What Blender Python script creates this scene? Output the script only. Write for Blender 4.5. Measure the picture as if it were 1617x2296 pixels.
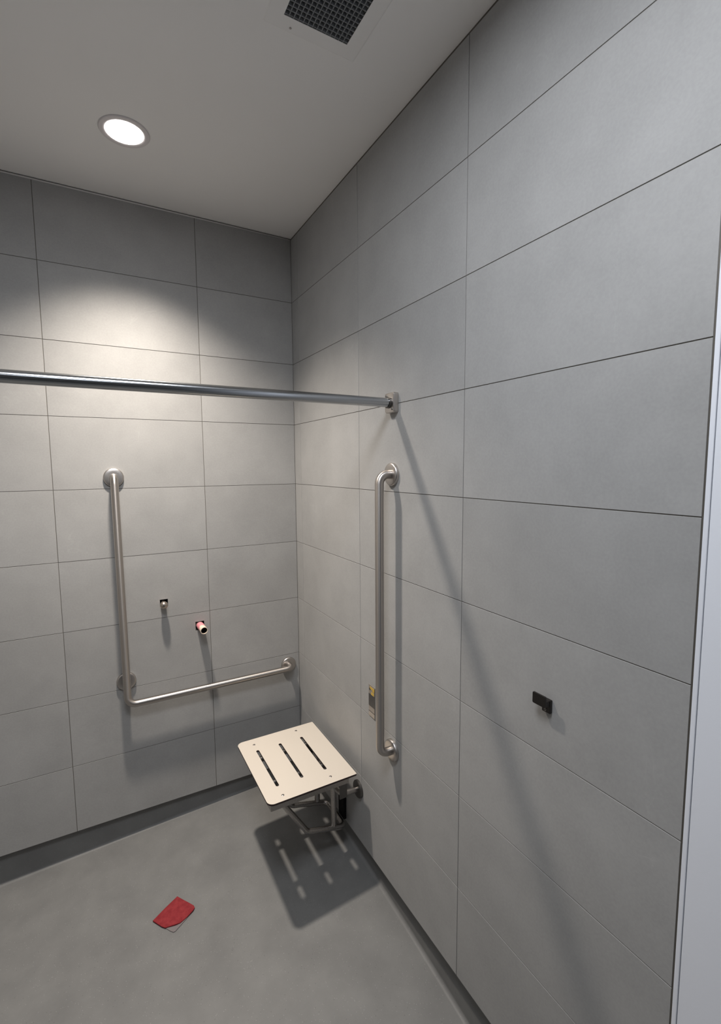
import bpy, bmesh, math, random
from mathutils import Vector, Matrix

random.seed(7)
for o in list(bpy.data.objects):
    bpy.data.objects.remove(o, do_unlink=True)
S = bpy.context.scene
COL = S.collection
W, H = 1617, 2296

# ------------------------------------------------------------------ camera
CAM_C = (-0.9178, -2.3352, 1.6186)
RIGHT = Vector((0.87206, -0.489345, -0.007317))
DOWN = Vector((-0.054513, -0.082267, -0.995118))
FWD = Vector((0.486354, 0.868201, -0.098418))
cd = bpy.data.cameras.new('camera')
cam = bpy.data.objects.new('camera', cd)
COL.objects.link(cam)
cd.sensor_fit = 'VERTICAL'
cd.sensor_height = 36.0
cd.lens = 1059.64 / H * 36.0
cd.clip_start = 0.02
M = Matrix((RIGHT, -DOWN, -FWD)).transposed().to_4x4()
M.translation = Vector(CAM_C)
cam.matrix_world = M
S.camera = cam

# ------------------------------------------------------------------ world, exposure
wd = bpy.data.worlds.new('world')
S.world = wd
wd.use_nodes = True
wd.node_tree.nodes['Background'].inputs[0].default_value = (0.55, 0.6, 0.7, 1)
wd.node_tree.nodes['Background'].inputs[1].default_value = 0.05
S.view_settings.view_transform = 'Standard'
S.view_settings.look = 'None'
S.view_settings.exposure = 0.05
S.view_settings.gamma = 1.0
S.view_settings.use_curve_mapping = False

CEIL = 2.746
# ------------------------------------------------------------------ lights
DOWN_POS = (-0.767, -0.453, CEIL)          # recessed downlight over the shower
DOWN_W = 229.0
DOWN_COL = (1.0, 0.903, 0.797)
PANEL_POS = (-0.90, -1.85, CEIL)           # round surface light in front of the shower
PANEL_W = 22.0
PANEL_COL = (0.90, 0.935, 1.0)
PANEL2_POS = (-1.1, -3.3, CEIL)
PANEL2_W = 2.8

def lamp(name, kind, loc, col, watts, rot=(0, 0, 0), **kw):
    l = bpy.data.lights.new(name, kind)
    l.color = col
    l.energy = watts
    for k, v in kw.items():
        setattr(l, k, v)
    o = bpy.data.objects.new(name, l)
    o.location = loc
    o.rotation_euler = rot
    COL.objects.link(o)
    return o

lamp('shower_spot', 'SPOT', (DOWN_POS[0], DOWN_POS[1], CEIL - 0.016), DOWN_COL, DOWN_W,
     spot_size=math.radians(112), spot_blend=1.0, shadow_soft_size=0.05)
lamp('panel_lamp', 'AREA', (PANEL_POS[0], PANEL_POS[1], CEIL - 0.034), PANEL_COL, PANEL_W, shape='DISK', size=0.60)
lamp('panel_lamp.001', 'AREA', (PANEL2_POS[0], PANEL2_POS[1], CEIL - 0.034), PANEL_COL, PANEL2_W, shape='DISK', size=0.60)

# ------------------------------------------------------------------ materials
def mat(name):
    m = bpy.data.materials.new(name)
    m.use_nodes = True
    nt = m.node_tree
    return m, nt, nt.nodes['Principled BSDF']

def N(nt, t, **kw):
    n = nt.nodes.new(t)
    for k, v in kw.items():
        if k.startswith('i_'):
            n.inputs[k[2:].replace('_', ' ')].default_value = v
        else:
            setattr(n, k, v)
    return n

def plain(name, col, rough=0.5, metal=0.0, spec=0.5):
    m, nt, b = mat(name)
    # slight procedural wear so nothing is perfectly flat
    tc = N(nt, 'ShaderNodeTexCoord')
    no = N(nt, 'ShaderNodeTexNoise', i_Scale=60.0, i_Detail=3.0)
    nt.links.new(tc.outputs['Object'], no.inputs['Vector'])
    mr = N(nt, 'ShaderNodeMapRange')
    mr.inputs['To Min'].default_value = max(0.02, rough - 0.05)
    mr.inputs['To Max'].default_value = min(1, rough + 0.05)
    nt.links.new(no.outputs['Fac'], mr.inputs['Value'])
    nt.links.new(mr.outputs['Result'], b.inputs['Roughness'])
    b.inputs['Base Color'].default_value = (*col, 1)
    b.inputs['Metallic'].default_value = metal
    b.inputs['Specular IOR Level'].default_value = spec
    return m

def mix_rgb(nt, fac, a, b, blend='MIX'):
    n = N(nt, 'ShaderNodeMix', data_type='RGBA', blend_type=blend)
    for sock, v in ((n.inputs['Factor'], fac), (n.inputs['A'], a), (n.inputs['B'], b)):
        pass
    ins = [i for i in n.inputs if i.enabled]
    for sock, v in zip(ins, (fac, a, b)):
        if hasattr(v, 'links') or isinstance(v, bpy.types.NodeSocket):
            nt.links.new(v, sock)
        elif isinstance(v, (int, float)):
            sock.default_value = v
        else:
            sock.default_value = (*v, 1) if len(v) == 3 else v
    return [o for o in n.outputs if o.enabled][0]

def ramp(nt, src, a, b):
    r = N(nt, 'ShaderNodeMapRange', clamp=True)
    r.inputs['From Min'].default_value = a
    r.inputs['From Max'].default_value = b
    nt.links.new(src, r.inputs['Value'])
    return r.outputs['Result']

def tile_material():
    m, nt, b = mat('porcelain_tile')
    geo = N(nt, 'ShaderNodeNewGeometry')
    oi = N(nt, 'ShaderNodeObjectInfo')
    # shift the cloud pattern per tile so that no two tiles read alike
    mul = N(nt, 'ShaderNodeVectorMath', operation='SCALE')
    comb = N(nt, 'ShaderNodeCombineXYZ')
    for i in range(3):
        nt.links.new(oi.outputs['Random'], comb.inputs[i])
    nt.links.new(comb.outputs[0], mul.inputs[0])
    mul.inputs['Scale'].default_value = 37.0
    add = N(nt, 'ShaderNodeVectorMath', operation='ADD')
    nt.links.new(geo.outputs['Position'], add.inputs[0])
    nt.links.new(mul.outputs[0], add.inputs[1])
    v = add.outputs[0]
    cloud = N(nt, 'ShaderNodeTexNoise', i_Scale=5.0, i_Detail=6.0, i_Roughness=0.62)
    fine = N(nt, 'ShaderNodeTexNoise', i_Scale=160.0, i_Detail=3.0)
    streak = N(nt, 'ShaderNodeTexNoise', i_Scale=3.2, i_Detail=2.0, i_Distortion=1.6)
    for n in (cloud, fine, streak):
        nt.links.new(v, n.inputs['Vector'])
    base = mix_rgb(nt, ramp(nt, cloud.outputs['Fac'], 0.3, 0.7), (0.310, 0.307, 0.301), (0.361, 0.357, 0.350))
    base = mix_rgb(nt, ramp(nt, fine.outputs['Fac'], 0.35, 0.65), base, mix_rgb(nt, 0.08, base, (0.54, 0.54, 0.52)))
    # thin pale veins, sparse
    ab = N(nt, 'ShaderNodeMath', operation='SUBTRACT')
    nt.links.new(streak.outputs['Fac'], ab.inputs[0]); ab.inputs[1].default_value = 0.62
    ab2 = N(nt, 'ShaderNodeMath', operation='ABSOLUTE')
    nt.links.new(ab.outputs[0], ab2.inputs[0])
    vein = ramp(nt, ab2.outputs[0], 0.006, 0.0)
    gate = ramp(nt, cloud.outputs['Fac'], 0.52, 0.62)
    vg = N(nt, 'ShaderNodeMath', operation='MULTIPLY')
    nt.links.new(vein, vg.inputs[0]); nt.links.new(gate, vg.inputs[1])
    vg2 = N(nt, 'ShaderNodeMath', operation='MULTIPLY')
    nt.links.new(vg.outputs[0], vg2.inputs[0]); vg2.inputs[1].default_value = 0.13
    base = mix_rgb(nt, vg2.outputs[0], base, (0.54, 0.54, 0.52))
    # per tile tone
    tone = N(nt, 'ShaderNodeMapRange')
    tone.inputs['To Min'].default_value = 0.97; tone.inputs['To Max'].default_value = 1.03
    nt.links.new(oi.outputs['Random'], tone.inputs['Value'])
    sc = N(nt, 'ShaderNodeVectorMath', operation='SCALE')
    nt.links.new(base, sc.inputs[0]); nt.links.new(tone.outputs['Result'], sc.inputs['Scale'])
    nt.links.new(sc.outputs[0], b.inputs['Base Color'])
    b.inputs['Roughness'].default_value = 0.62
    b.inputs['Specular IOR Level'].default_value = 0.35
    bp = N(nt, 'ShaderNodeBump', i_Strength=0.05, i_Distance=0.002)
    nt.links.new(fine.outputs['Fac'], bp.inputs['Height'])
    nt.links.new(bp.outputs['Normal'], b.inputs['Normal'])
    return m

def floor_material():
    m, nt, b = mat('safety_vinyl')
    geo = N(nt, 'ShaderNodeNewGeometry')
    v = geo.outputs['Position']
    cloud = N(nt, 'ShaderNodeTexNoise', i_Scale=7.0, i_Detail=5.0, i_Roughness=0.6)
    speck = N(nt, 'ShaderNodeTexVoronoi', i_Scale=330.0)
    dark = N(nt, 'ShaderNodeTexVoronoi', i_Scale=180.0)
    fine = N(nt, 'ShaderNodeTexNoise', i_Scale=220.0, i_Detail=2.0)
    for n in (cloud, speck, dark, fine):
        nt.links.new(v, n.inputs['Vector'])
    base = mix_rgb(nt, ramp(nt, cloud.outputs['Fac'], 0.3, 0.7), FLOOR_A, FLOOR_B)
    sp = N(nt, 'ShaderNodeSeparateColor'); nt.links.new(speck.outputs['Color'], sp.inputs[0])
    gate = ramp(nt, sp.outputs[0], 0.955, 0.97)
    dot = ramp(nt, speck.outputs['Distance'], 0.35, 0.2)
    mm = N(nt, 'ShaderNodeMath', operation='MULTIPLY')
    nt.links.new(gate, mm.inputs[0]); nt.links.new(dot, mm.inputs[1])
    m2 = N(nt, 'ShaderNodeMath', operation='MULTIPLY'); nt.links.new(mm.outputs[0], m2.inputs[0]); m2.inputs[1].default_value = 0.34
    base = mix_rgb(nt, m2.outputs[0], base, (0.62, 0.62, 0.6))
    dp = N(nt, 'ShaderNodeSeparateColor'); nt.links.new(dark.outputs['Color'], dp.inputs[0])
    g2 = ramp(nt, dp.outputs[1], 0.955, 0.97)
    d2 = ramp(nt, dark.outputs['Distance'], 0.35, 0.2)
    m3 = N(nt, 'ShaderNodeMath', operation='MULTIPLY'); nt.links.new(g2, m3.inputs[0]); nt.links.new(d2, m3.inputs[1])
    m4 = N(nt, 'ShaderNodeMath', operation='MULTIPLY'); nt.links.new(m3.outputs[0], m4.inputs[0]); m4.inputs[1].default_value = 0.35
    base = mix_rgb(nt, m4.outputs[0], base, (0.05, 0.05, 0.05))
    nt.links.new(base, b.inputs['Base Color'])
    b.inputs['Roughness'].default_value = 0.55
    b.inputs['Specular IOR Level'].default_value = 0.35
    bp = N(nt, 'ShaderNodeBump', i_Strength=0.08, i_Distance=0.002)
    nt.links.new(fine.outputs['Fac'], bp.inputs['Height'])
    nt.links.new(bp.outputs['Normal'], b.inputs['Normal'])
    return m

def paint_material(name, col, rough=0.8):
    m, nt, b = mat(name)
    geo = N(nt, 'ShaderNodeNewGeometry')
    n1 = N(nt, 'ShaderNodeTexNoise', i_Scale=140.0, i_Detail=4.0)
    n2 = N(nt, 'ShaderNodeTexNoise', i_Scale=2.0, i_Detail=3.0)
    for n in (n1, n2):
        nt.links.new(geo.outputs['Position'], n.inputs['Vector'])
    c = mix_rgb(nt, ramp(nt, n2.outputs['Fac'], 0.3, 0.7), tuple(x * 0.97 for x in col), col)
    nt.links.new(c, b.inputs['Base Color'])
    b.inputs['Roughness'].default_value = rough
    b.inputs['Specular IOR Level'].default_value = 0.3
    bp = N(nt, 'ShaderNodeBump', i_Strength=0.06, i_Distance=0.002)
    nt.links.new(n1.outputs['Fac'], bp.inputs['Height'])
    nt.links.new(bp.outputs['Normal'], b.inputs['Normal'])
    return m

def steel_material(name, col, rough, grain=400.0):
    m, nt, b = mat(name)
    tc = N(nt, 'ShaderNodeTexCoord')
    mp = N(nt, 'ShaderNodeMapping')
    mp.inputs['Scale'].default_value = (1, 1, 1)
    nt.links.new(tc.outputs['Object'], mp.inputs['Vector'])
    no = N(nt, 'ShaderNodeTexNoise', i_Scale=grain, i_Detail=2.0)
    nt.links.new(mp.outputs[0], no.inputs['Vector'])
    mr = N(nt, 'ShaderNodeMapRange')
    mr.inputs['To Min'].default_value = rough - 0.05; mr.inputs['To Max'].default_value = rough + 0.07
    nt.links.new(no.outputs['Fac'], mr.inputs['Value'])
    nt.links.new(mr.outputs['Result'], b.inputs['Roughness'])
    b.inputs['Base Color'].default_value = (*col, 1)
    b.inputs['Metallic'].default_value = 1.0
    bp = N(nt, 'ShaderNodeBump', i_Strength=0.04, i_Distance=0.0005)
    nt.links.new(no.outputs['Fac'], bp.inputs['Height'])
    nt.links.new(bp.outputs['Normal'], b.inputs['Normal'])
    return m

FLOOR_A, FLOOR_B = (0.150, 0.150, 0.147), (0.186, 0.186, 0.181)
M_TILE = tile_material()
M_FLOOR = floor_material()
M_GROUT = plain('grout', (0.12, 0.110, 0.096), 0.9, spec=0.2)
M_CEIL = paint_material('ceiling_paint', (0.90, 0.885, 0.87))
M_WHITE = paint_material('white_paint', (0.78, 0.80, 0.85), 0.6)
M_GREYWALL = paint_material('grey_paint', (0.16, 0.155, 0.15), 0.7)
M_CAULK = plain('caulk', (0.62, 0.61, 0.60), 0.6)
M_STEEL = steel_material('brushed_steel', (0.42, 0.395, 0.375), 0.28)

def brushed_bar(name, col, rough, aniso):
    # tube stock brushed round its girth: the highlight stretches along the tube
    m, nt, b = mat(name)
    uv = N(nt, 'ShaderNodeUVMap', uv_map='UVMap')
    mp = N(nt, 'ShaderNodeMapping')
    mp.inputs['Scale'].default_value = (900.0, 14.0, 1.0)
    nt.links.new(uv.outputs[0], mp.inputs['Vector'])
    no = N(nt, 'ShaderNodeTexNoise', i_Scale=1.0, i_Detail=3.0)
    nt.links.new(mp.outputs[0], no.inputs['Vector'])
    mr = N(nt, 'ShaderNodeMapRange')
    mr.inputs['To Min'].default_value = rough - 0.06; mr.inputs['To Max'].default_value = rough + 0.06
    nt.links.new(no.outputs['Fac'], mr.inputs['Value'])
    nt.links.new(mr.outputs['Result'], b.inputs['Roughness'])
    b.inputs['Base Color'].default_value = (*col, 1)
    b.inputs['Metallic'].default_value = 1.0
    b.inputs['Anisotropic'].default_value = aniso
    tg = N(nt, 'ShaderNodeTangent', direction_type='UV_MAP', uv_map='UVMap')
    nt.links.new(tg.outputs[0], b.inputs['Tangent'])
    return m
M_BAR = brushed_bar('brushed_bar', (0.50, 0.465, 0.435), 0.38, 0.72)
M_SATIN = steel_material('satin_steel', (0.52, 0.49, 0.465), 0.36)
M_ROD = brushed_bar('polished_rod', (0.44, 0.455, 0.47), 0.17, 0.5)
M_STEEL_DARK = steel_material('dark_steel', (0.16, 0.155, 0.15), 0.38)
M_HOOK = steel_material('bronze_dark', (0.075, 0.07, 0.068), 0.36)
M_EDGE = plain('tile_edge_trim', (0.13, 0.12, 0.105), 0.5, 0.6)
M_SEAT = plain('phenolic_cream', (0.575, 0.520, 0.45), 0.42)
M_CORE = plain('phenolic_core', (0.035, 0.02, 0.018), 0.5)
M_RUBBER = plain('black_rubber', (0.008, 0.008, 0.008), 0.8, spec=0.2)
M_GRID = plain('grille_grey', (0.26, 0.27, 0.28), 0.5)
M_VOID = plain('dark_void', (0.012, 0.011, 0.010), 0.9, spec=0.1)
M_RED = None
M_PINK = plain('pink_primer', (0.68, 0.26, 0.29), 0.6)
M_CPVC = plain('cream_plastic', (0.74, 0.62, 0.50), 0.45)
M_CAP = steel_material('worn_chrome', (0.50, 0.44, 0.38), 0.28, 200.0)
M_CAVITY = plain('wall_cavity', (0.05, 0.028, 0.016), 0.9, spec=0.1)
M_YELLOW = plain('yellow_print', (0.55, 0.36, 0.06), 0.5)
M_LABEL = plain('label_foil', (0.30, 0.265, 0.23), 0.35, 0.2)
M_LABEL_DARK = plain('label_dark', (0.05, 0.047, 0.045), 0.35)
M_LABEL_PALE = plain('label_pale', (0.38, 0.33, 0.28), 0.45)
M_GREYBACK = plain('grey_backing', (0.17, 0.15, 0.15), 0.8)
M_TRIMRING = plain('fixture_trim', (0.72, 0.68, 0.68), 0.45)
M_VENTFRAME = paint_material('vent_frame_paint', (0.87, 0.855, 0.84), 0.6)

def red_material():
    m, nt, b = mat('red_felt')
    tc = N(nt, 'ShaderNodeTexCoord')
    n1 = N(nt, 'ShaderNodeTexNoise', i_Scale=45.0, i_Detail=5.0, i_Roughness=0.7)
    n2 = N(nt, 'ShaderNodeTexNoise', i_Scale=500.0, i_Detail=2.0)
    for n in (n1, n2):
        nt.links.new(tc.outputs['Object'], n.inputs['Vector'])
    c = mix_rgb(nt, ramp(nt, n1.outputs['Fac'], 0.35, 0.65), (0.20, 0.020, 0.025), (0.27, 0.034, 0.038))
    nt.links.new(c, b.inputs['Base Color'])
    b.inputs['Roughness'].default_value = 0.9
    b.inputs['Specular IOR Level'].default_value = 0.2
    bp = N(nt, 'ShaderNodeBump', i_Strength=0.4, i_Distance=0.001)
    nt.links.new(n2.outputs['Fac'], bp.inputs['Height'])
    nt.links.new(bp.outputs['Normal'], b.inputs['Normal'])
    return m
M_RED = red_material()

def emit_material(name, col, k):
    m, nt, b = mat(name)
    b.inputs['Base Color'].default_value = (0.8, 0.8, 0.8, 1)
    b.inputs['Emission Color'].default_value = (*col, 1)
    b.inputs['Emission Strength'].default_value = k
    return m
M_LENS = emit_material('lit_lens', (1.0, 0.93, 0.90), 6.0)
M_PANEL = emit_material('lit_panel', (0.9, 0.95, 1.0), 3.0)

# ------------------------------------------------------------------ mesh helpers
def link(name, bm, material, parent=None, smooth=False, bevel=None, mats=None):
    me = bpy.data.meshes.new(name)
    bmesh.ops.recalc_face_normals(bm, faces=bm.faces)
    bm.to_mesh(me)
    bm.free()
    for mm in (mats or [material]):
        me.materials.append(mm)
    if smooth:
        for p in me.polygons:
            p.use_smooth = True
    return place(name, me, parent, bevel)

def place(name, me, parent=None, bevel=None):
    o = bpy.data.objects.new(name, me)
    COL.objects.link(o)
    if parent is not None:
        o.parent = parent
        o.matrix_parent_inverse = Matrix.Translation(-parent_world(parent))
    if bevel:
        md = o.modifiers.new('bevel', 'BEVEL')
        md.width = bevel
        md.segments = 2
        md.limit_method = 'ANGLE'
    return o

def parent_world(o):
    v = Vector(o.location) if o.parent is None else Vector(o.get('world_loc', (0, 0, 0)))
    return v

def empty(name, loc, label, cat, group=None):
    o = bpy.data.objects.new(name, None)
    o.empty_display_size = 0.05
    o.location = loc
    COL.objects.link(o)
    o['label'] = label
    o['category'] = cat
    if group:
        o['group'] = group
    return o

def structure(o):
    o['kind'] = 'structure'
    return o

def box(bm, lo, hi, mi=0):
    x0, y0, z0 = lo
    x1, y1, z1 = hi
    v = [bm.verts.new(p) for p in ((x0, y0, z0), (x1, y0, z0), (x1, y1, z0), (x0, y1, z0),
                                   (x0, y0, z1), (x1, y0, z1), (x1, y1, z1), (x0, y1, z1))]
    fs = []
    for f in ((0, 3, 2, 1), (4, 5, 6, 7), (0, 1, 5, 4), (1, 2, 6, 5), (2, 3, 7, 6), (3, 0, 4, 7)):
        fc = bm.faces.new([v[i] for i in f])
        fc.material_index = mi
        fs.append(fc)
    return fs

def bbox(lo, hi):
    bm = bmesh.new()
    box(bm, lo, hi)
    return bm

def fillet(pts, radii, seg=8):
    """polyline with rounded corners"""
    out = [Vector(pts[0])]
    for i in range(1, len(pts) - 1):
        p = Vector(pts[i]); a = Vector(pts[i - 1]) - p; b = Vector(pts[i + 1]) - p
        r = radii[i - 1] if isinstance(radii, (list, tuple)) else radii
        a.normalize(); b.normalize()
        ang = a.angle(b)
        t = r / math.tan(ang / 2)
        p0 = p + a * t; p1 = p + b * t
        c = p + (a + b).normalized() * (r / math.sin(ang / 2))
        u = (p0 - c); w = (p1 - c)
        tot = u.angle(w); ax = u.cross(w).normalized()
        for k in range(seg + 1):
            out.append(c + Matrix.Rotation(tot * k / seg, 3, ax) @ u)
    out.append(Vector(pts[-1]))
    return out

def tube(bm, pts, r, n=20, cap=True):
    pts = [Vector(p) for p in pts]
    rings = []; dist = []; run = 0.0
    uvl = bm.loops.layers.uv.get('UVMap') or bm.loops.layers.uv.new('UVMap')
    t0 = (pts[1] - pts[0]).normalized()
    up = Vector((0, 0, 1)) if abs(t0.z) < 0.9 else Vector((1, 0, 0))
    nrm = (up - t0 * up.dot(t0)).normalized()
    prev = t0
    for i, p in enumerate(pts):
        if i == 0: t = t0
        elif i == len(pts) - 1: t = (pts[-1] - pts[-2]).normalized()
        else: t = ((pts[i + 1] - p).normalized() + (p - pts[i - 1]).normalized()).normalized()
        q = prev.rotation_difference(t)
        nrm = (q @ nrm); nrm = (nrm - t * nrm.dot(t)).normalized()
        prev = t
        bi = t.cross(nrm)
        rr = r[i] if isinstance(r, (list, tuple)) else r
        run += (p - pts[i - 1]).length if i else 0.0
        dist.append(run)
        rings.append([bm.verts.new(p + (nrm * math.cos(2 * math.pi * k / n) + bi * math.sin(2 * math.pi * k / n)) * rr) for k in range(n)])
    for i, (a, b) in enumerate(zip(rings, rings[1:])):
        for k in range(n):
            f = bm.faces.new((a[k], a[(k + 1) % n], b[(k + 1) % n], b[k]))
            for lp, (uu, vv) in zip(f.loops, ((dist[i], k / n), (dist[i], (k + 1) / n), (dist[i + 1], (k + 1) / n), (dist[i + 1], k / n))):
                lp[uvl].uv = (uu, vv)
    if cap:
        bm.faces.new(rings[0][::-1]); bm.faces.new(rings[-1])

def tube_obj(name, pts, r, m, parent, n=20, cap=True):
    bm = bmesh.new()
    tube(bm, pts, r, n, cap)
    o = link(name, bm, m, parent, smooth=True)
    autosmooth(o)
    return o

def autosmooth(o, ang=40):
    me = o.data
    me.calc_loop_triangles()
    bm = bmesh.new(); bm.from_mesh(me)
    for e in bm.edges:
        if len(e.link_faces) == 2 and e.calc_face_angle(0) > math.radians(ang):
            e.smooth = False
    bm.to_mesh(me); bm.free()

def lathe(bm, prof, c, axis, n=32, cap=False):
    """prof: list of (radius, distance along axis)"""
    axis = Vector(axis).normalized()
    up = Vector((0, 0, 1)) if abs(axis.z) < 0.9 else Vector((0, 1, 0))
    u = up.cross(axis).normalized(); w = axis.cross(u)
    c = Vector(c)
    rings = []
    for r, h in prof:
        if r < 1e-6:
            rings.append([bm.verts.new(c + axis * h)])
        else:
            rings.append([bm.verts.new(c + axis * h + (u * math.cos(2 * math.pi * k / n) + w * math.sin(2 * math.pi * k / n)) * r) for k in range(n)])
    for a, b in zip(rings, rings[1:]):
        for k in range(n):
            k2 = (k + 1) % n
            if len(a) == 1 and len(b) == 1: continue
            if len(a) == 1: bm.faces.new((a[0], b[k2], b[k]))
            elif len(b) == 1: bm.faces.new((a[k], a[k2], b[0]))
            else: bm.faces.new((a[k], a[k2], b[k2], b[k]))

def lathe_obj(name, prof, c, axis, m, parent, n=32, ang=40):
    bm = bmesh.new()
    lathe(bm, prof, c, axis, n)
    o = link(name, bm, m, parent, smooth=True)
    autosmooth(o, ang)
    return o

def prism(bm, poly, z0, z1, mi_side=0, mi_top=0):
    """poly in xy, extruded in z"""
    lo = [bm.verts.new((x, y, z0)) for x, y in poly]
    hi = [bm.verts.new((x, y, z1)) for x, y in poly]
    n = len(poly)
    a = bm.faces.new(lo[::-1]); b = bm.faces.new(hi)
    b.material_index = mi_top; a.material_index = mi_side
    for i in range(n):
        f = bm.faces.new((lo[i], lo[(i + 1) % n], hi[(i + 1) % n], hi[i]))
        f.material_index = mi_side

# ------------------------------------------------------------------ floor shape
T_REC = 0.026            # the coved base sits this far behind the tile face
COVE = 0.015
X_L = -1.72              # left wall face
Y_END = -1.9132          # end of the tiled area on the side walls
Y_F = -4.3               # front wall
def floor_z(x, y):
    y2 = max(y, -1.6)
    t = max(0.0, -y2 - 0.7)
    return -0.080 + 0.050 * x + 0.043 * y2 - 0.055 * t * t

def build_floor():
    xs = [X_L - T_REC + COVE] + [X_L + (0 - X_L) * i / 12 for i in range(1, 12)] + [T_REC - COVE]
    ys = [T_REC - COVE] + [-0.1 * i for i in range(1, 18)] + [-1.9115, -2.6, -3.4, Y_F]
    bm = bmesh.new()
    g = [[bm.verts.new((x, y, floor_z(x, y))) for y in ys] for x in xs]
    for i in range(len(xs) - 1):
        for j in range(len(ys) - 1):
            bm.faces.new((g[i][j], g[i + 1][j], g[i + 1][j + 1], g[i][j + 1]))
    # a slab, so the floor has a body
    geom = bmesh.ops.extrude_face_region(bm, geom=bm.faces[:])
    for v in geom['geom']:
        if isinstance(v, bmesh.types.BMVert):
            v.co.z -= 0.12
    return structure(link('floor', bm, M_FLOOR))
build_floor()

def cove_profile():
    p = []
    for k in range(11):
        a = math.pi / 2 * k / 10
        p.append((COVE - COVE * math.sin(a), COVE - COVE * math.cos(a)))
    return p
def build_cove(name, side):
    """coved vinyl base: side in back / right / left"""
    bm = bmesh.new()
    prof = cove_profile()
    rows = []
    nseg = 24
    for k in range(nseg + 1):
        t = k / nseg
        row = []
        for a, h in prof + [(0, None)]:
            off = T_REC - a                    # outwards from tile face
            if side == 'back':
                x0 = X_L - off; x1 = off
                x = x0 + (x1 - x0) * t; y = off
            elif side == 'right':
                x = off; y = off + (Y_F - off) * t
            else:
                x = X_L - off; y = off + (Y_F - off) * t
            z = floor_z(min(x, 0), min(y, 0)) + h if h is not None else 0.004
            row.append(bm.verts.new((x, y, z)))
        # a back face behind, so the base is a solid strip
        x, y = row[-1].co.x, row[-1].co.y
        d = 0.03
        if side == 'back':
            bx = x + (d if t == 1 else (-d if t == 0 else 0)); by = y + d
        elif side == 'right':
            bx = x + d; by = y + (d if t == 0 else 0)
        else:
            bx = x - d; by = y + (d if t == 0 else 0)
        row.append(bm.verts.new((bx, by, 0.004)))
        row.append(bm.verts.new((bx, by, floor_z(min(x, 0), min(y, 0)) - 0.02)))
        rows.append(row)
    m = len(rows[0])
    for a, b in zip(rows, rows[1:]):
        for i in range(m):
            bm.faces.new((a[i], a[(i + 1) % m], b[(i + 1) % m], b[i]))
    bm.faces.new(rows[0]); bm.faces.new(rows[-1][::-1])
    o = structure(link(name, bm, M_FLOOR, smooth=True))
    autosmooth(o, 50)
    return o
build_cove('baseboard_back', 'back')
build_cove('baseboard_right', 'right')
build_cove('baseboard_left', 'left')

# ------------------------------------------------------------------ tiled walls
TH = 0.3048
TW = 0.6100
GAP = 0.0021
TILE_T = 0.008
GROUT_IN = 0.0014
N_ROWS = 9
GRID_TOP = TH * 9
COLS_BACK = [0.0, -0.4618, -1.0719, -1.6820, X_L]
COLS_SIDE = [0.0, -0.083, -0.6892, -1.2990, Y_END]

HOLES = [(-0.6850, -0.6500, 0.9660, 1.0015), (-0.5310, -0.4900, 0.8260, 0.8690)]   # x0, x1, z0, z1 in the back wall

def holed(u0, u1, z0, z1, f0, f1, holes, pocket=None):
    """panel u0..u1 x z0..z1, local depth f0 (front) .. f1 (back), with square holes; verts (u, depth, z)"""
    us = sorted({u0, u1, *[h[0] for h in holes], *[h[1] for h in holes]})
    zs = sorted({z0, z1, *[h[2] for h in holes], *[h[3] for h in holes]})
    bm = bmesh.new()
    cache = {}
    def V(u, d, z):
        k = (round(u, 6), round(d, 6), round(z, 6))
        if k not in cache: cache[k] = bm.verts.new((u, d, z))
        return cache[k]
    def inh(i, j):
        if i < 0 or j < 0 or i >= len(us) - 1 or j >= len(zs) - 1: return None
        cu = (us[i] + us[i + 1]) / 2; cz = (zs[j] + zs[j + 1]) / 2
        return any(h[0] < cu < h[1] and h[2] < cz < h[3] for h in holes)
    for i in range(len(us) - 1):
        for j in range(len(zs) - 1):
            a, b, c, e = us[i], us[i + 1], zs[j], zs[j + 1]
            hole = inh(i, j)
            if not hole:
                bm.faces.new((V(a, f0, c), V(b, f0, c), V(b, f0, e), V(a, f0, e)))
            if not hole or pocket:
                bm.faces.new((V(a, f1, c), V(a, f1, e), V(b, f1, e), V(b, f1, c)))
            if hole and pocket:
                bm.faces.new((V(a, pocket, c), V(b, pocket, c), V(b, pocket, e), V(a, pocket, e)))
            for (di, dj, p, q) in ((-1, 0, (a, c), (a, e)), (1, 0, (b, c), (b, e)), (0, -1, (a, c), (b, c)), (0, 1, (a, e), (b, e))):
                nb = inh(i + di, j + dj)
                if hole:
                    if nb is False:
                        d1 = pocket if pocket else f1
                        bm.faces.new((V(p[0], f0, p[1]), V(q[0], f0, q[1]), V(q[0], d1, q[1]), V(p[0], d1, p[1])))
                elif nb is None:
                    bm.faces.new((V(p[0], f0, p[1]), V(q[0], f0, q[1]), V(q[0], f1, q[1]), V(p[0], f1, p[1])))
    return bm

def to_wall(bm, side):
    for v in bm.verts:
        u, d, z = v.co
        if side == 'back': v.co = (u, d, z)
        elif side == 'right': v.co = (d, u, z)
        else: v.co = (X_L - d, u, z)
    return bm

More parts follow.
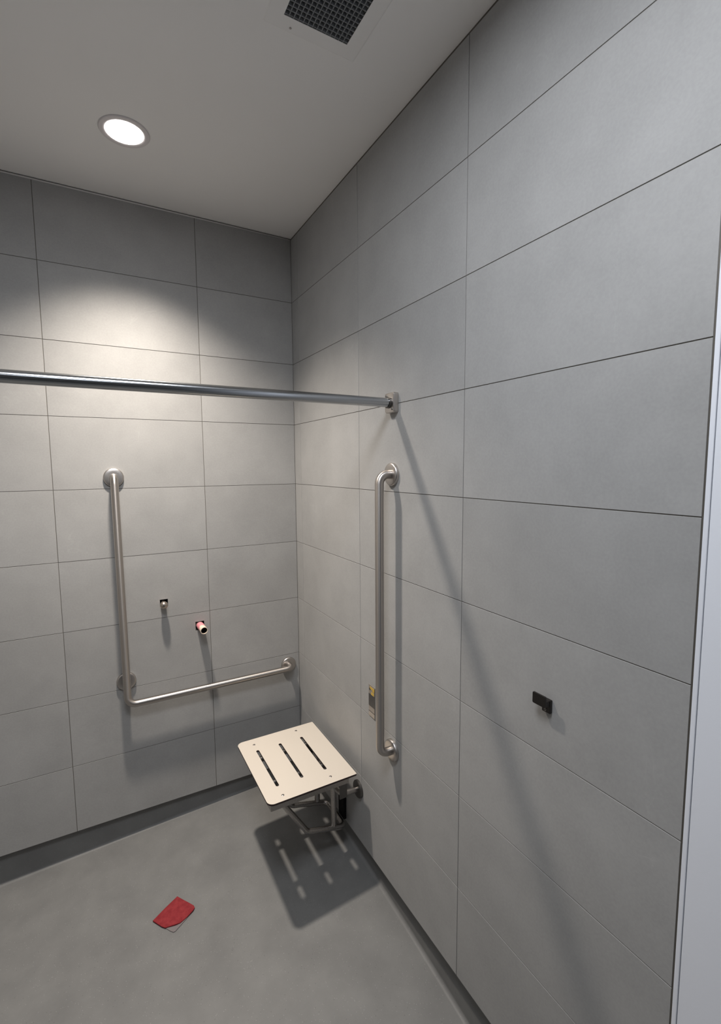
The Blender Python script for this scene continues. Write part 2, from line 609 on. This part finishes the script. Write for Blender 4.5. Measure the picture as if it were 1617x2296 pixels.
_tile_cache = {}
def tile_mesh(w, h, side):
    k = (round(w, 4), round(h, 4), side)
    if k not in _tile_cache:
        bm = bmesh.new()
        c = 0.0004
        # chamfered plate: front at depth 0, back at TILE_T
        def ring(ins, d):
            a, b = w / 2 - ins, h / 2 - ins
            return [bm.verts.new((x, d, z)) for x, z in ((-a, -b), (a, -b), (a, b), (-a, b))]
        r0, r1, r2 = ring(c, 0), ring(0, c), ring(0, TILE_T)
        bm.faces.new(r0); bm.faces.new(r2[::-1])
        for a, b in ((r0, r1), (r1, r2)):
            for i in range(4):
                bm.faces.new((a[i], a[(i + 1) % 4], b[(i + 1) % 4], b[i]))
        for v in bm.verts:
            u, d, z = v.co
            v.co = (u, d, z) if side == 'back' else ((d, u, z) if side == 'right' else (-d, u, z))
        bmesh.ops.recalc_face_normals(bm, faces=bm.faces)
        me = bpy.data.meshes.new('tile')
        bm.to_mesh(me); bm.free()
        me.materials.append(M_TILE)
        _tile_cache[k] = me
    return _tile_cache[k]

def tiled_wall(name, side, cols, holes):
    lo, hi = min(cols), max(cols)
    ext = 0.0
    bm = to_wall(holed(lo if side != 'back' else lo - 0.05, hi + (0.05 if side == 'back' else GROUT_IN), 0.0, CEIL, GROUT_IN, 0.10, holes, 0.07), side)
    wall = structure(link(name, bm, M_GROUT))
    for ci in range(len(cols) - 1):
        a, b = cols[ci + 1], cols[ci]
        for r in range(N_ROWS):
            z1 = GRID_TOP - TH * r
            z0 = z1 - TH
            g = GAP / 2
            u0, u1 = a + g, b - g
            zz0 = z0 + (g if r < N_ROWS - 1 else 0.0)
            zz1 = z1 - (g if r else 0.004)
            hs = [h for h in holes if u0 < h[0] and h[1] < u1 and zz0 < h[2] and h[3] < zz1]
            if hs:
                t = link('tile', to_wall(holed(u0, u1, zz0, zz1, 0.0, TILE_T, hs), side), M_TILE, wall)
            else:
                me = tile_mesh(u1 - u0, zz1 - zz0, side)
                t = place('tile', me, wall)
                cu, cz = (u0 + u1) / 2, (zz0 + zz1) / 2
                t.location = (cu, 0, cz) if side == 'back' else ((0, cu, cz) if side == 'right' else (X_L, cu, cz))
    return wall

tiled_wall('wall_back', 'back', COLS_BACK, HOLES)
tiled_wall('wall_right', 'right', COLS_SIDE, [])
tiled_wall('wall_left', 'left', COLS_SIDE, [])

# pale bead of sealant where the back wall meets the ceiling
bm = bmesh.new()
tube(bm, [(X_L + 0.002, -0.0012, GRID_TOP - 0.0035), (-0.002, -0.0012, GRID_TOP - 0.0035)], 0.0032, 10)
structure(link('trim_1', bm, M_CAULK, smooth=True))

# metal edge profile where the right-hand tiles stop, then the painted wall with its corner bead
structure(link('trim_2', bbox((-0.0008, -1.9156, 0.0), (0.10, -1.9130, CEIL)), M_EDGE))
structure(link('trim_3', bbox((X_L - 0.10, -1.9156, 0.0), (X_L + 0.0008, -1.9130, CEIL)), M_EDGE))
w = structure(link('wall_right_painted', bbox((-0.0005, Y_F, 0.0), (0.10, -1.9252, CEIL)), M_WHITE, bevel=0.0012))
structure(link('trim_4', bbox((-0.0016, -1.9242, 0.0), (0.10, -1.9157, CEIL)), M_WHITE, bevel=0.0012))
structure(link('wall_left_painted', bbox((X_L - 0.10, Y_F, 0.0), (X_L, -1.9162, CEIL)), M_GREYWALL))
structure(link('wall_front', bbox((X_L - 0.10, Y_F - 0.10, -0.25), (0.10, Y_F, CEIL)), M_GREYWALL))

# ------------------------------------------------------------------ ceiling with openings for the downlight and the vent
VX0, VX1, VY0, VY1 = -0.4411, -0.2629, -1.2900, -1.1100
def build_ceiling():
    bm = bmesh.new()
    R = 0.066
    cx, cy = DOWN_POS[0], DOWN_POS[1]
    sq = 0.12
    xs = sorted([X_L - 0.1, cx - sq, cx + sq, VX0, VX1, 0.1])
    ys = sorted([Y_F - 0.1, VY0, VY1, cy - sq, cy + sq, 0.1])
    c = {}
    def V(x, y):
        k = (round(x, 5), round(y, 5))
        if k not in c: c[k] = bm.verts.new((x, y, CEIL))
        return c[k]
    for i in range(len(xs) - 1):
        for j in range(len(ys) - 1):
            mx, my = (xs[i] + xs[i + 1]) / 2, (ys[j] + ys[j + 1]) / 2
            if VX0 < mx < VX1 and VY0 < my < VY1: continue
            if abs(mx - cx) < sq and abs(my - cy) < sq: continue
            bm.faces.new((V(xs[i], ys[j]), V(xs[i], ys[j + 1]), V(xs[i + 1], ys[j + 1]), V(xs[i + 1], ys[j])))
    # round opening inside its square
    n = 32
    ring = [bm.verts.new((cx + R * math.cos(2 * math.pi * k / n), cy + R * math.sin(2 * math.pi * k / n), CEIL)) for k in range(n)]
    corners = {4: V(cx + sq, cy + sq), 12: V(cx - sq, cy + sq), 20: V(cx - sq, cy - sq), 28: V(cx + sq, cy - sq)}
    ks = [4, 12, 20, 28]
    for q in range(4):
        k0, k1 = ks[q], ks[(q + 1) % 4]
        run = [ring[(k0 + i) % n] for i in range(9)]
        bm.faces.new([corners[k0]] + [corners[k1]] + run[::-1])
    geom = bmesh.ops.extrude_face_region(bm, geom=bm.faces[:])
    for v in geom['geom']:
        if isinstance(v, bmesh.types.BMVert):
            v.co.z += 0.10
    return structure(link('ceiling', bm, M_CEIL))
build_ceiling()
structure(link('ceiling_plenum', bbox((X_L - 0.1, Y_F - 0.1, CEIL + 0.25), (0.1, 0.1, CEIL + 0.27)), M_VOID))

# ------------------------------------------------------------------ recessed downlight
dl = empty('recessed_downlight', DOWN_POS, 'lit round recessed downlight in the ceiling above the shower, pale ring around a white lens', 'light')
lathe_obj('trim_ring', [(0.060, 0.0), (0.0785, 0.0), (0.0795, 0.0015), (0.0775, 0.004), (0.066, 0.0048), (0.0605, 0.003), (0.060, 0.0)],
          DOWN_POS, (0, 0, -1), M_TRIMRING, dl, 48)
bm = bmesh.new()
lathe(bm, [(0.060, 0.003), (0.058, 0.0050), (0.045, 0.0066), (0.0, 0.0074)], DOWN_POS, (0, 0, -1), 48)
o = link('lens', bm, M_LENS, dl, smooth=True); o['label'] = 'glowing white lens'
lathe_obj('housing', [(0.0, -0.09), (0.064, -0.09), (0.064, 0.0), (0.060, 0.0), (0.060, -0.086), (0.0, -0.086)], DOWN_POS, (0, 0, -1), M_TRIMRING, dl, 32)

# flush round lights of the dressing area (behind the photographer)
for i, (pp, lab) in enumerate(((PANEL_POS, 'round white ceiling light in front of the shower, nearest the shower'),
                               (PANEL2_POS, 'round white ceiling light at the far end from the shower'))):
    t = empty('ceiling_light', pp, lab, 'light', 'ceiling lights of the dressing area')
    lathe_obj('rim', [(0.305, 0.0), (0.325, 0.0), (0.325, 0.026), (0.305, 0.030), (0.305, 0.0)], pp, (0, 0, -1), M_TRIMRING, t, 40)
    lathe_obj('diffuser', [(0.305, 0.026), (0.20, 0.029), (0.0, 0.030)], pp, (0, 0, -1), M_PANEL, t, 40)

# ------------------------------------------------------------------ ceiling vent with egg-crate grille
vent = empty('air_vent', ((VX0 + VX1) / 2, (VY0 + VY1) / 2, CEIL), 'square ceiling air vent with a dark egg-crate grille in a pale plate', 'vent')
FR = 0.042
def vent_frame():
    bm = bmesh.new()
    lo = (VX0 - FR, VY0 - FR); hi = (VX1 + FR, VY1 + FR)
    def rect(a, b, z): return [bm.verts.new(p) for p in ((a[0], a[1], z), (b[0], a[1], z), (b[0], b[1], z), (a[0], b[1], z))]
    e = 0.004
    r = [rect(lo, hi, CEIL), rect((lo[0] + e, lo[1] + e), (hi[0] - e, hi[1] - e), CEIL - 0.0018),
         rect((VX0, VY0), (VX1, VY1), CEIL - 0.0018), rect((VX0, VY0), (VX1, VY1), CEIL + 0.004), ]
    for a, b in zip(r, r[1:]):
        for i in range(4):
            bm.faces.new((a[i], a[(i + 1) % 4], b[(i + 1) % 4], b[i]))
    for i in range(4):
        bm.faces.new((r[3][i], r[3][(i + 1) % 4], r[0][(i + 1) % 4], r[0][i]))
    return bm
link('frame', vent_frame(), M_VENTFRAME, vent)
PITCH = (VX1 - VX0) / 14
# real blades, one part each, in both directions
bmA = bbox((-0.0008, VY0, CEIL - 0.001), (0.0008, VY1, CEIL + 0.0115))
first = link('grid_blade', bmA, M_GRID, vent)
first.location.x = VX0 + PITCH + 0.0
for k in range(2, 14):
    b = first.copy(); COL.objects.link(b); b.location.x = VX0 + PITCH * k
ny = int(round((VY1 - VY0) / PITCH))
bmB = bbox((VX0, -0.0008, CEIL - 0.001), (VX1, 0.0008, CEIL + 0.0115))
fy = link('grid_blade', bmB, M_GRID, vent)
fy.location.y = VY1 - 0.004
for k in range(1, ny):
    b = fy.copy(); COL.objects.link(b); b.location.y = VY1 - 0.004 - PITCH * k
def duct():
    bm = bmesh.new()
    fs = box(bm, (VX0 - 0.001, VY0 - 0.001, CEIL + 0.002), (VX1 + 0.001, VY1 + 0.001, CEIL + 0.20))
    bmesh.ops.delete(bm, geom=[fs[0]], context='FACES_ONLY')
    return bm
link('duct', duct(), M_VOID, vent)
sp = (-0.4135, -1.0830, CEIL - 0.0018)
lathe_obj('screw', [(0.0, 0.0016), (0.0022, 0.0014), (0.0036, 0.0)], sp, (0, 0, -1), M_STEEL, vent, 12)
lathe_obj('screw', [(0.0, 0.0016), (0.0022, 0.0014), (0.0036, 0.0)], ((VX0 + VX1) / 2, VY0 - 0.027, sp[2]), (0, 0, -1), M_STEEL, vent, 12)

# ------------------------------------------------------------------ grab bars
BR = 0.0158
FLANGE = [(0.0, 0.0), (0.0405, 0.0), (0.0405, 0.0085), (0.0385, 0.0118), (0.035, 0.0132), (0.024, 0.0136), (0.0, 0.0136)]
D_BAR = 0.056

gb = empty('grab_bar', (0, -0.932, 0.556), 'vertical steel grab bar on the right-hand wall between curtain rod and folding seat', 'grab bar')
GT, GB_, GY = 1.586, 0.5585, -0.932
tube_obj('bar', fillet([(0.0, GY, GT), (-D_BAR, GY, GT), (-D_BAR, GY, GB_), (0.0, GY, GB_)], 0.034, 10), BR, M_BAR, gb, 24)
for z in (GT, GB_):
    lathe_obj('flange', FLANGE, (0, GY, z), (-1, 0, 0), M_SATIN, gb, 40)

lb = empty('grab_bar', (-0.8405, 0, 0.553), 'L-shaped steel grab bar on the back wall, tall upright with a low horizontal arm', 'grab bar')
LX, LZ = -0.8425, 0.5545
tube_obj('bar', fillet([(LX - 0.004, -0.0005, 1.5735), (LX - 0.004, -D_BAR, 1.5735), (LX, -D_BAR, LZ), (-0.0635, -D_BAR, LZ), (-0.0635, -0.0005, LZ)], [0.03, 0.038, 0.032], 10),
         BR, M_BAR, lb, 24)
tube_obj('post', [(LX, -0.0005, 0.6475), (LX, -D_BAR, 0.6475)], BR * 0.9, M_BAR, lb, 20)
for x, z in ((LX - 0.004, 1.5735), (LX, 0.6475), (-0.0635, LZ)):
    lathe_obj('flange', FLANGE, (x, -0.0005, z), (0, -1, 0), M_SATIN, lb, 40)

# ------------------------------------------------------------------ curtain rod
RY, RZ = -0.940, 1.832
rod = empty('curtain_rod', (0, RY, RZ), 'long straight steel shower curtain rod crossing in front of the shower', 'curtain rod')
tube_obj('rod', [(X_L + 0.004, RY, RZ), (-0.004, RY, RZ)], 0.0160, M_ROD, rod, 32)
def rounded_rect(w, h, r, seg=5):
    out = []
    for cx, cy, a0 in ((w / 2 - r, h / 2 - r, 0), (-w / 2 + r, h / 2 - r, 90), (-w / 2 + r, -h / 2 + r, 180), (w / 2 - r, -h / 2 + r, 270)):
        for k in range(seg + 1):
            a = math.radians(a0 + 90 * k / seg)
            out.append((cx + r * math.cos(a), cy + r * math.sin(a)))
    return out
def rod_bracket(xw, sgn):
    bm = bmesh.new()
    rings = []
    for ins, d in ((0, 0.0), (0, 0.0165), (0.0012, 0.0192), (0.003, 0.0200)):
        p = rounded_rect(0.058 - 2 * ins, 0.068 - 2 * ins, 0.008 - ins * 0.6)
        rings.append([bm.verts.new((xw + sgn * d, RY + a, RZ + b)) for a, b in p])
    n = len(rings[0])
    for a, b in zip(rings, rings[1:]):
        for i in range(n):
            bm.faces.new((a[i], a[(i + 1) % n], b[(i + 1) % n], b[i]))
    bm.faces.new(rings[0][::-1]); bm.faces.new(rings[-1])
    o = link('bracket', bm, M_SATIN, rod, smooth=True)
    autosmooth(o, 30)
    lathe_obj('collar', [(0.0165, 0.0), (0.0195, 0.0), (0.0195, 0.009), (0.0165, 0.009)], (xw + sgn * 0.0198, RY, RZ), (sgn, 0, 0), M_STEEL_DARK, rod, 28)
    for dy, dz in ((0.018, 0.023), (-0.018, -0.023)):
        lathe_obj('screw', [(0.0, 0.0030), (0.0028, 0.0026), (0.0042, 0.0)], (xw + sgn * 0.0198, RY + dy, RZ + dz), (sgn, 0, 0), M_STEEL_DARK, rod, 12)
rod_bracket(0.0, -1)
rod_bracket(X_L, 1)

# ------------------------------------------------------------------ folding seat
SZ = 0.364
SX0, SX1, SY0, SY1 = -0.4222, -0.0497, -0.7385, -0.2840
seat = empty('folding_shower_seat', (0, -0.508, 0.235), 'cream slotted folding shower seat on steel tube brackets fixed to the right-hand wall', 'seat')
def seat_panel():
    bm = bmesh.new()
    th = 0.0075
    # outline: rounded on the free (left) side, square against the wall
    r = 0.026
    out = []
    def arc(cx, cy, a0, a1, rr, seg=8):
        for k in range(seg + 1):
            a = math.radians(a0 + (a1 - a0) * k / seg)
            out.append((cx + rr * math.cos(a), cy + rr * math.sin(a)))
    arc(SX1 - 0.004, SY0 + 0.004, -90, 0, 0.004, 3)
    arc(SX1 - 0.004, SY1 - 0.004, 0, 90, 0.004, 3)
    arc(SX0 + r, SY1 - r, 90, 180, r)
    arc(SX0 + r, SY0 + r, 180, 270, r)
    loops = [out]
    for xc in (-0.3554, -0.2521, -0.1482):
        rr = 0.0066
        s = []
        for k in range(7):
            a = math.radians(180 * k / 6); s.append((xc + rr * math.cos(a), -0.379 - rr + rr * math.sin(a)))
        for k in range(7):
            a = math.radians(180 + 180 * k / 6); s.append((xc + rr * math.cos(a), -0.650 + rr + rr * math.sin(a)))
        loops.append(s)
    edges = []
    vl = []
    for lp in loops:
        vs = [bm.verts.new((x, y, SZ)) for x, y in lp]
        vl.append(vs)
        for i in range(len(vs)):
            edges.append(bm.edges.new((vs[i], vs[(i + 1) % len(vs)])))
    bmesh.ops.triangle_fill(bm, use_beauty=True, use_dissolve=False, edges=edges)
    for f in bm.faces: f.material_index = 0
    top = bm.faces[:]
    geom = bmesh.ops.extrude_face_region(bm, geom=top)
    newf = [g for g in geom['geom'] if isinstance(g, bmesh.types.BMFace)]
    for g in geom['geom']:
        if isinstance(g, bmesh.types.BMVert): g.co.z -= th
    tops = set(top)
    for f in bm.faces:
        f.normal_update()
        zc = f.calc_center_median().z
        f.material_index = 0 if (abs(zc - SZ) < 1e-5 or f in newf) else 1
    return bm
o = link('seat_panel', seat_panel(), None, seat, mats=[M_SEAT, M_CORE])
o['label'] = 'cream panel with three long slots and a dark core edge'
for x, y in ((-0.3557, -0.3310), (-0.1490, -0.3185), (-0.1505, -0.7010), (-0.3562, -0.7080)):
    lathe_obj('screw', [(0.0, 0.0022), (0.0030, 0.0020), (0.0056, 0.0006), (0.0058, 0.0)], (x, y, SZ), (0, 0, 1), M_STEEL, seat, 16)
ZB = SZ - 0.0075
# angle frame under the panel
def frame_bm():
    bm = bmesh.new()
    x0, x1, y0, y1 = SX0 + 0.012, SX1 - 0.03, SY0 + 0.014, SY1 - 0.012
    t = 0.003; d = 0.030
    box(bm, (x0, y0, ZB - d), (x1, y0 + t, ZB)); box(bm, (x0, y1 - t, ZB - d), (x1, y1, ZB))
    box(bm, (x0, y0 + t, ZB - d), (x0 + t, y1 - t, ZB))
    box(bm, (x0 + t, y0 + t, ZB - t), (x1, y0 + 0.024, ZB)); box(bm, (x0 + t, y1 - 0.024, ZB - t), (x1, y1 - t, ZB))
    return bm
link('seat_frame', frame_bm(), M_STEEL, seat)
YB = (-0.418, -0.594)
TR = 0.0115
for y in YB:
    tube_obj('support_rail', [(SX0 + 0.02, y, ZB - TR - 0.001), (-0.075, y, ZB - TR - 0.001)], TR, M_STEEL_DARK, seat, 16)
# one bent brace: down from the front on each side, back to the wall, joined along the wall
XF, ZF = -0.383, ZB - 0.016
bp = [(XF, YB[1], ZF), (-0.214, YB[1], 0.074), (-0.036, YB[1], 0.026), (-0.036, YB[0], 0.026), (-0.214, YB[0], 0.074), (XF, YB[0], ZF)]
tube_obj('brace', fillet(bp, [0.030, 0.028, 0.028, 0.030], 7), TR, M_STEEL, seat, 18)
# wall bracket: two round flanges, tubes and cross shaft
HZ, HX = 0.236, -0.088
HY = (-0.348, -0.666)
tube_obj('hinge_tube', fillet([(0.0, HY[0], HZ), (HX, HY[0], HZ + 0.006), (HX, HY[1], HZ + 0.006), (0.0, HY[1], HZ)], 0.026, 7), TR, M_STEEL, seat, 18)
for y in HY:
    lathe_obj('wall_flange', [(0.0, 0.0), (0.037, 0.0), (0.037, 0.008), (0.034, 0.011), (0.0, 0.012)], (0, y, HZ), (-1, 0, 0), M_STEEL_DARK, seat, 32)
for y in YB:
    tube_obj('hinge_post', [(HX, y, ZB - 0.012), (HX, y, 0.052)], 0.0125, M_STEEL, seat, 18)
for y in HY:
    yo = y - 0.014 * (1 if y < -0.5 else -1)
    link('hinge_plate', bbox((HX - 0.012, yo - 0.002, HZ - 0.004), (HX + 0.022, yo + 0.002, ZB)), M_STEEL_DARK, seat)
link('bumper', bbox((-0.0150, -0.546, 0.012), (0.0, -0.492, 0.212)), M_RUBBER, seat, bevel=0.004)['label'] = 'black rubber wall bumper'

# ------------------------------------------------------------------ pipe stubs in the back wall
ps = empty('pipe_stub', (-0.668, 0.06, 0.981), 'short pipe stub with a round metal cap in the upper left wall hole', 'pipe')
tube_obj('pipe', [(-0.6715, 0.068, 0.983), (-0.6715, -0.030, 0.983)], 0.0118, M_CAP, ps, 18)
lathe_obj('cap', [(0.0118, -0.016), (0.0150, -0.013), (0.0172, -0.004), (0.0170, 0.004), (0.0140, 0.0115), (0.008, 0.0155), (0.0, 0.0168)], (-0.6715, -0.034, 0.983), (0, -1, 0), M_CAP, ps, 24)
p2 = empty('pipe_stub', (-0.508, 0.06, 0.845), 'open plastic pipe stub smeared with pink primer in the lower right wall hole', 'pipe')
def hollow(name, a, b, r, ri, m, parent, deep):
    a = Vector(a); b = Vector(b); ax = (b - a).normalized(); L = (b - a).length
    return lathe_obj(name, [(r, 0), (r, L), (ri, L), (ri, L - deep), (0.0, L - deep)], a, ax, m, parent, 28)
A2, B2 = Vector((-0.5125, 0.066, 0.849)), Vector((-0.5065, -0.082, 0.8465))
hollow('pipe', A2, B2, 0.0168, 0.0145, M_CPVC, p2, 0.09)
ax2 = (B2 - A2)
PM = A2 + ax2 * 0.79
bm = bmesh.new()
n = 28
u = Vector((1, 0, 0)); wv = ax2.normalized().cross(u)
r0 = []; r1 = []
for k in range(n):
    a = 2 * math.pi * k / n
    rad = (u * math.cos(a) + wv * math.sin(a)) * 0.0171
    r0.append(bm.verts.new(A2 + ax2 * 0.40 + rad))
    r1.append(bm.verts.new(PM + ax2 * (0.045 * math.sin(2 * a + 1) + 0.02 * math.sin(5 * a)) + rad))
for k in range(n):
    bm.faces.new((r0[k], r0[(k + 1) % n], r1[(k + 1) % n], r1[k]))
o = link('primer_coat', bm, M_PINK, p2, smooth=True); o['label'] = 'pink primer around the pipe'
lathe_obj('bore', [(0.0144, 0.0), (0.0144, 0.085), (0.0, 0.085)], B2 - ax2.normalized() * 0.006, -ax2, M_VOID, p2, 24)

# ------------------------------------------------------------------ label on the right wall
LY0, LY1, LZ0, LZ1 = -0.8050, -0.7568, 0.6120, 0.7436
wl = empty('wall_label', (0, -0.781, 0.612), 'small upright foil label with yellow print on the right-hand wall beside the vertical grab bar', 'label')
link('backing', bbox((-0.0014, LY0, LZ0), (0.0, LY1, LZ1)), M_LABEL, wl)
def decal(name, y0, y1, z0, z1, m, t=0.0006):
    return link(name, bbox((-0.0014 - t, y0, z0), (-0.0013, y1, z1)), m, wl)
decal('dark_band', LY0 + 0.003, LY1, 0.6560, 0.7060, M_LABEL_DARK)
decal('pale_foot', LY0 + 0.002, LY1 - 0.001, 0.6150, 0.6330, M_LABEL_PALE)
decal('edge_line', LY0, LY0 + 0.003, LZ0, LZ1 - 0.004, M_LABEL_DARK, 0.0008)
decal('foot_line', LY0 + 0.002, LY1, 0.6325, 0.6345, M_LABEL_DARK, 0.0008)
for y0, y1, z0, z1 in ((LY0 + 0.004, LY1 - 0.010, 0.7270, 0.7370), (LY0 + 0.005, LY0 + 0.020, 0.7205, 0.7270), (LY0 + 0.008, LY0 + 0.029, 0.7060, 0.7165)):
    decal('yellow_mark', y0, y1, z0, z1, M_YELLOW, 0.0007)
decal('black_mark', LY1 - 0.013, LY1 - 0.004, 0.7220, 0.7300, M_LABEL_DARK, 0.0007)

# ------------------------------------------------------------------ robe hook
rh = empty('robe_hook', (0, -1.613, 1.031), 'small dark metal robe hook on the right-hand wall', 'hook')
link('base', bbox((-0.0085, -1.6225, 1.0275), (0.0, -1.5985, 1.0610)), M_HOOK, rh, bevel=0.0018)
link('arm', bbox((-0.0205, -1.6205, 1.0455), (-0.0075, -1.6005, 1.0600)), M_HOOK, rh, bevel=0.001)
def paddle():
    bm = bmesh.new()
    p = rounded_rect(0.0375, 0.0275, 0.0030, 3)
    f = [bm.verts.new((-0.0245, -1.6025 + a, 1.0595 + b)) for a, b in p]
    k = [bm.verts.new((-0.0200, -1.6025 + a, 1.0595 + b)) for a, b in p]
    n = len(p)
    bm.faces.new(f); bm.faces.new(k[::-1])
    for i in range(n): bm.faces.new((f[i], f[(i + 1) % n], k[(i + 1) % n], k[i]))
    return bm
link('plate', paddle(), M_HOOK, rh, bevel=0.0006)
lathe_obj('screw', [(0.0018, 0.0), (0.0018, 0.0018), (0.0034, 0.0018), (0.0036, 0.0)], (-0.0083, -1.6095, 1.0350), (-1, 0, 0), M_STEEL, rh, 14)

# ------------------------------------------------------------------ red scrap on the floor
rc = empty('red_rag', (-0.742, -0.494, floor_z(-0.742, -0.494)), 'small red felt rag lying flat on the shower floor, one grey corner showing', 'rag')
def flat(poly, h0, h1, bulge=0.0):
    bm = bmesh.new()
    cx = sum(p[0] for p in poly) / len(poly); cy = sum(p[1] for p in poly) / len(poly)
    def ring(s, h): return [bm.verts.new((cx + (x - cx) * s, cy + (y - cy) * s, floor_z(x, y) + h + random.uniform(-1, 1) * bulge)) for x, y in poly]
    r = [ring(1, h0), ring(1, h1 - 0.0008), ring(0.985, h1), ring(0.5, h1 + bulge)]
    n = len(poly)
    bm.faces.new(r[0][::-1])
    for a, b in zip(r, r[1:]):
        for i in range(n): bm.faces.new((a[i], a[(i + 1) % n], b[(i + 1) % n], b[i]))
    c = bm.verts.new((cx, cy, floor_z(cx, cy) + h1 + bulge))
    for i in range(n): bm.faces.new((r[3][i], r[3][(i + 1) % n], c))
    return bm
red_poly = [(-0.7173, -0.4220), (-0.7000, -0.4480), (-0.6790, -0.4780), (-0.6660, -0.4980), (-0.6640, -0.5080), (-0.6720, -0.5170), (-0.6980, -0.5320), (-0.7240, -0.5420), (-0.7440, -0.5390), (-0.7767, -0.5320), (-0.7880, -0.5200), (-0.8155, -0.4783), (-0.7680, -0.4500)]
o = link('red_sheet', flat(red_poly[::-1], 0.0035, 0.0075, 0.0006), M_RED, rc, smooth=True); autosmooth(o, 35); o['label'] = 'red felt face'
grey_poly = [(-0.7140, -0.4300), (-0.6680, -0.5000), (-0.6670, -0.5110), (-0.7000, -0.5340), (-0.7440, -0.5620), (-0.7520, -0.5620), (-0.7640, -0.5480), (-0.8080, -0.4800)]
o = link('backing', flat(grey_poly[::-1], 0.0, 0.0033), M_GREYBACK, rc); o['label'] = 'grey underside corner'
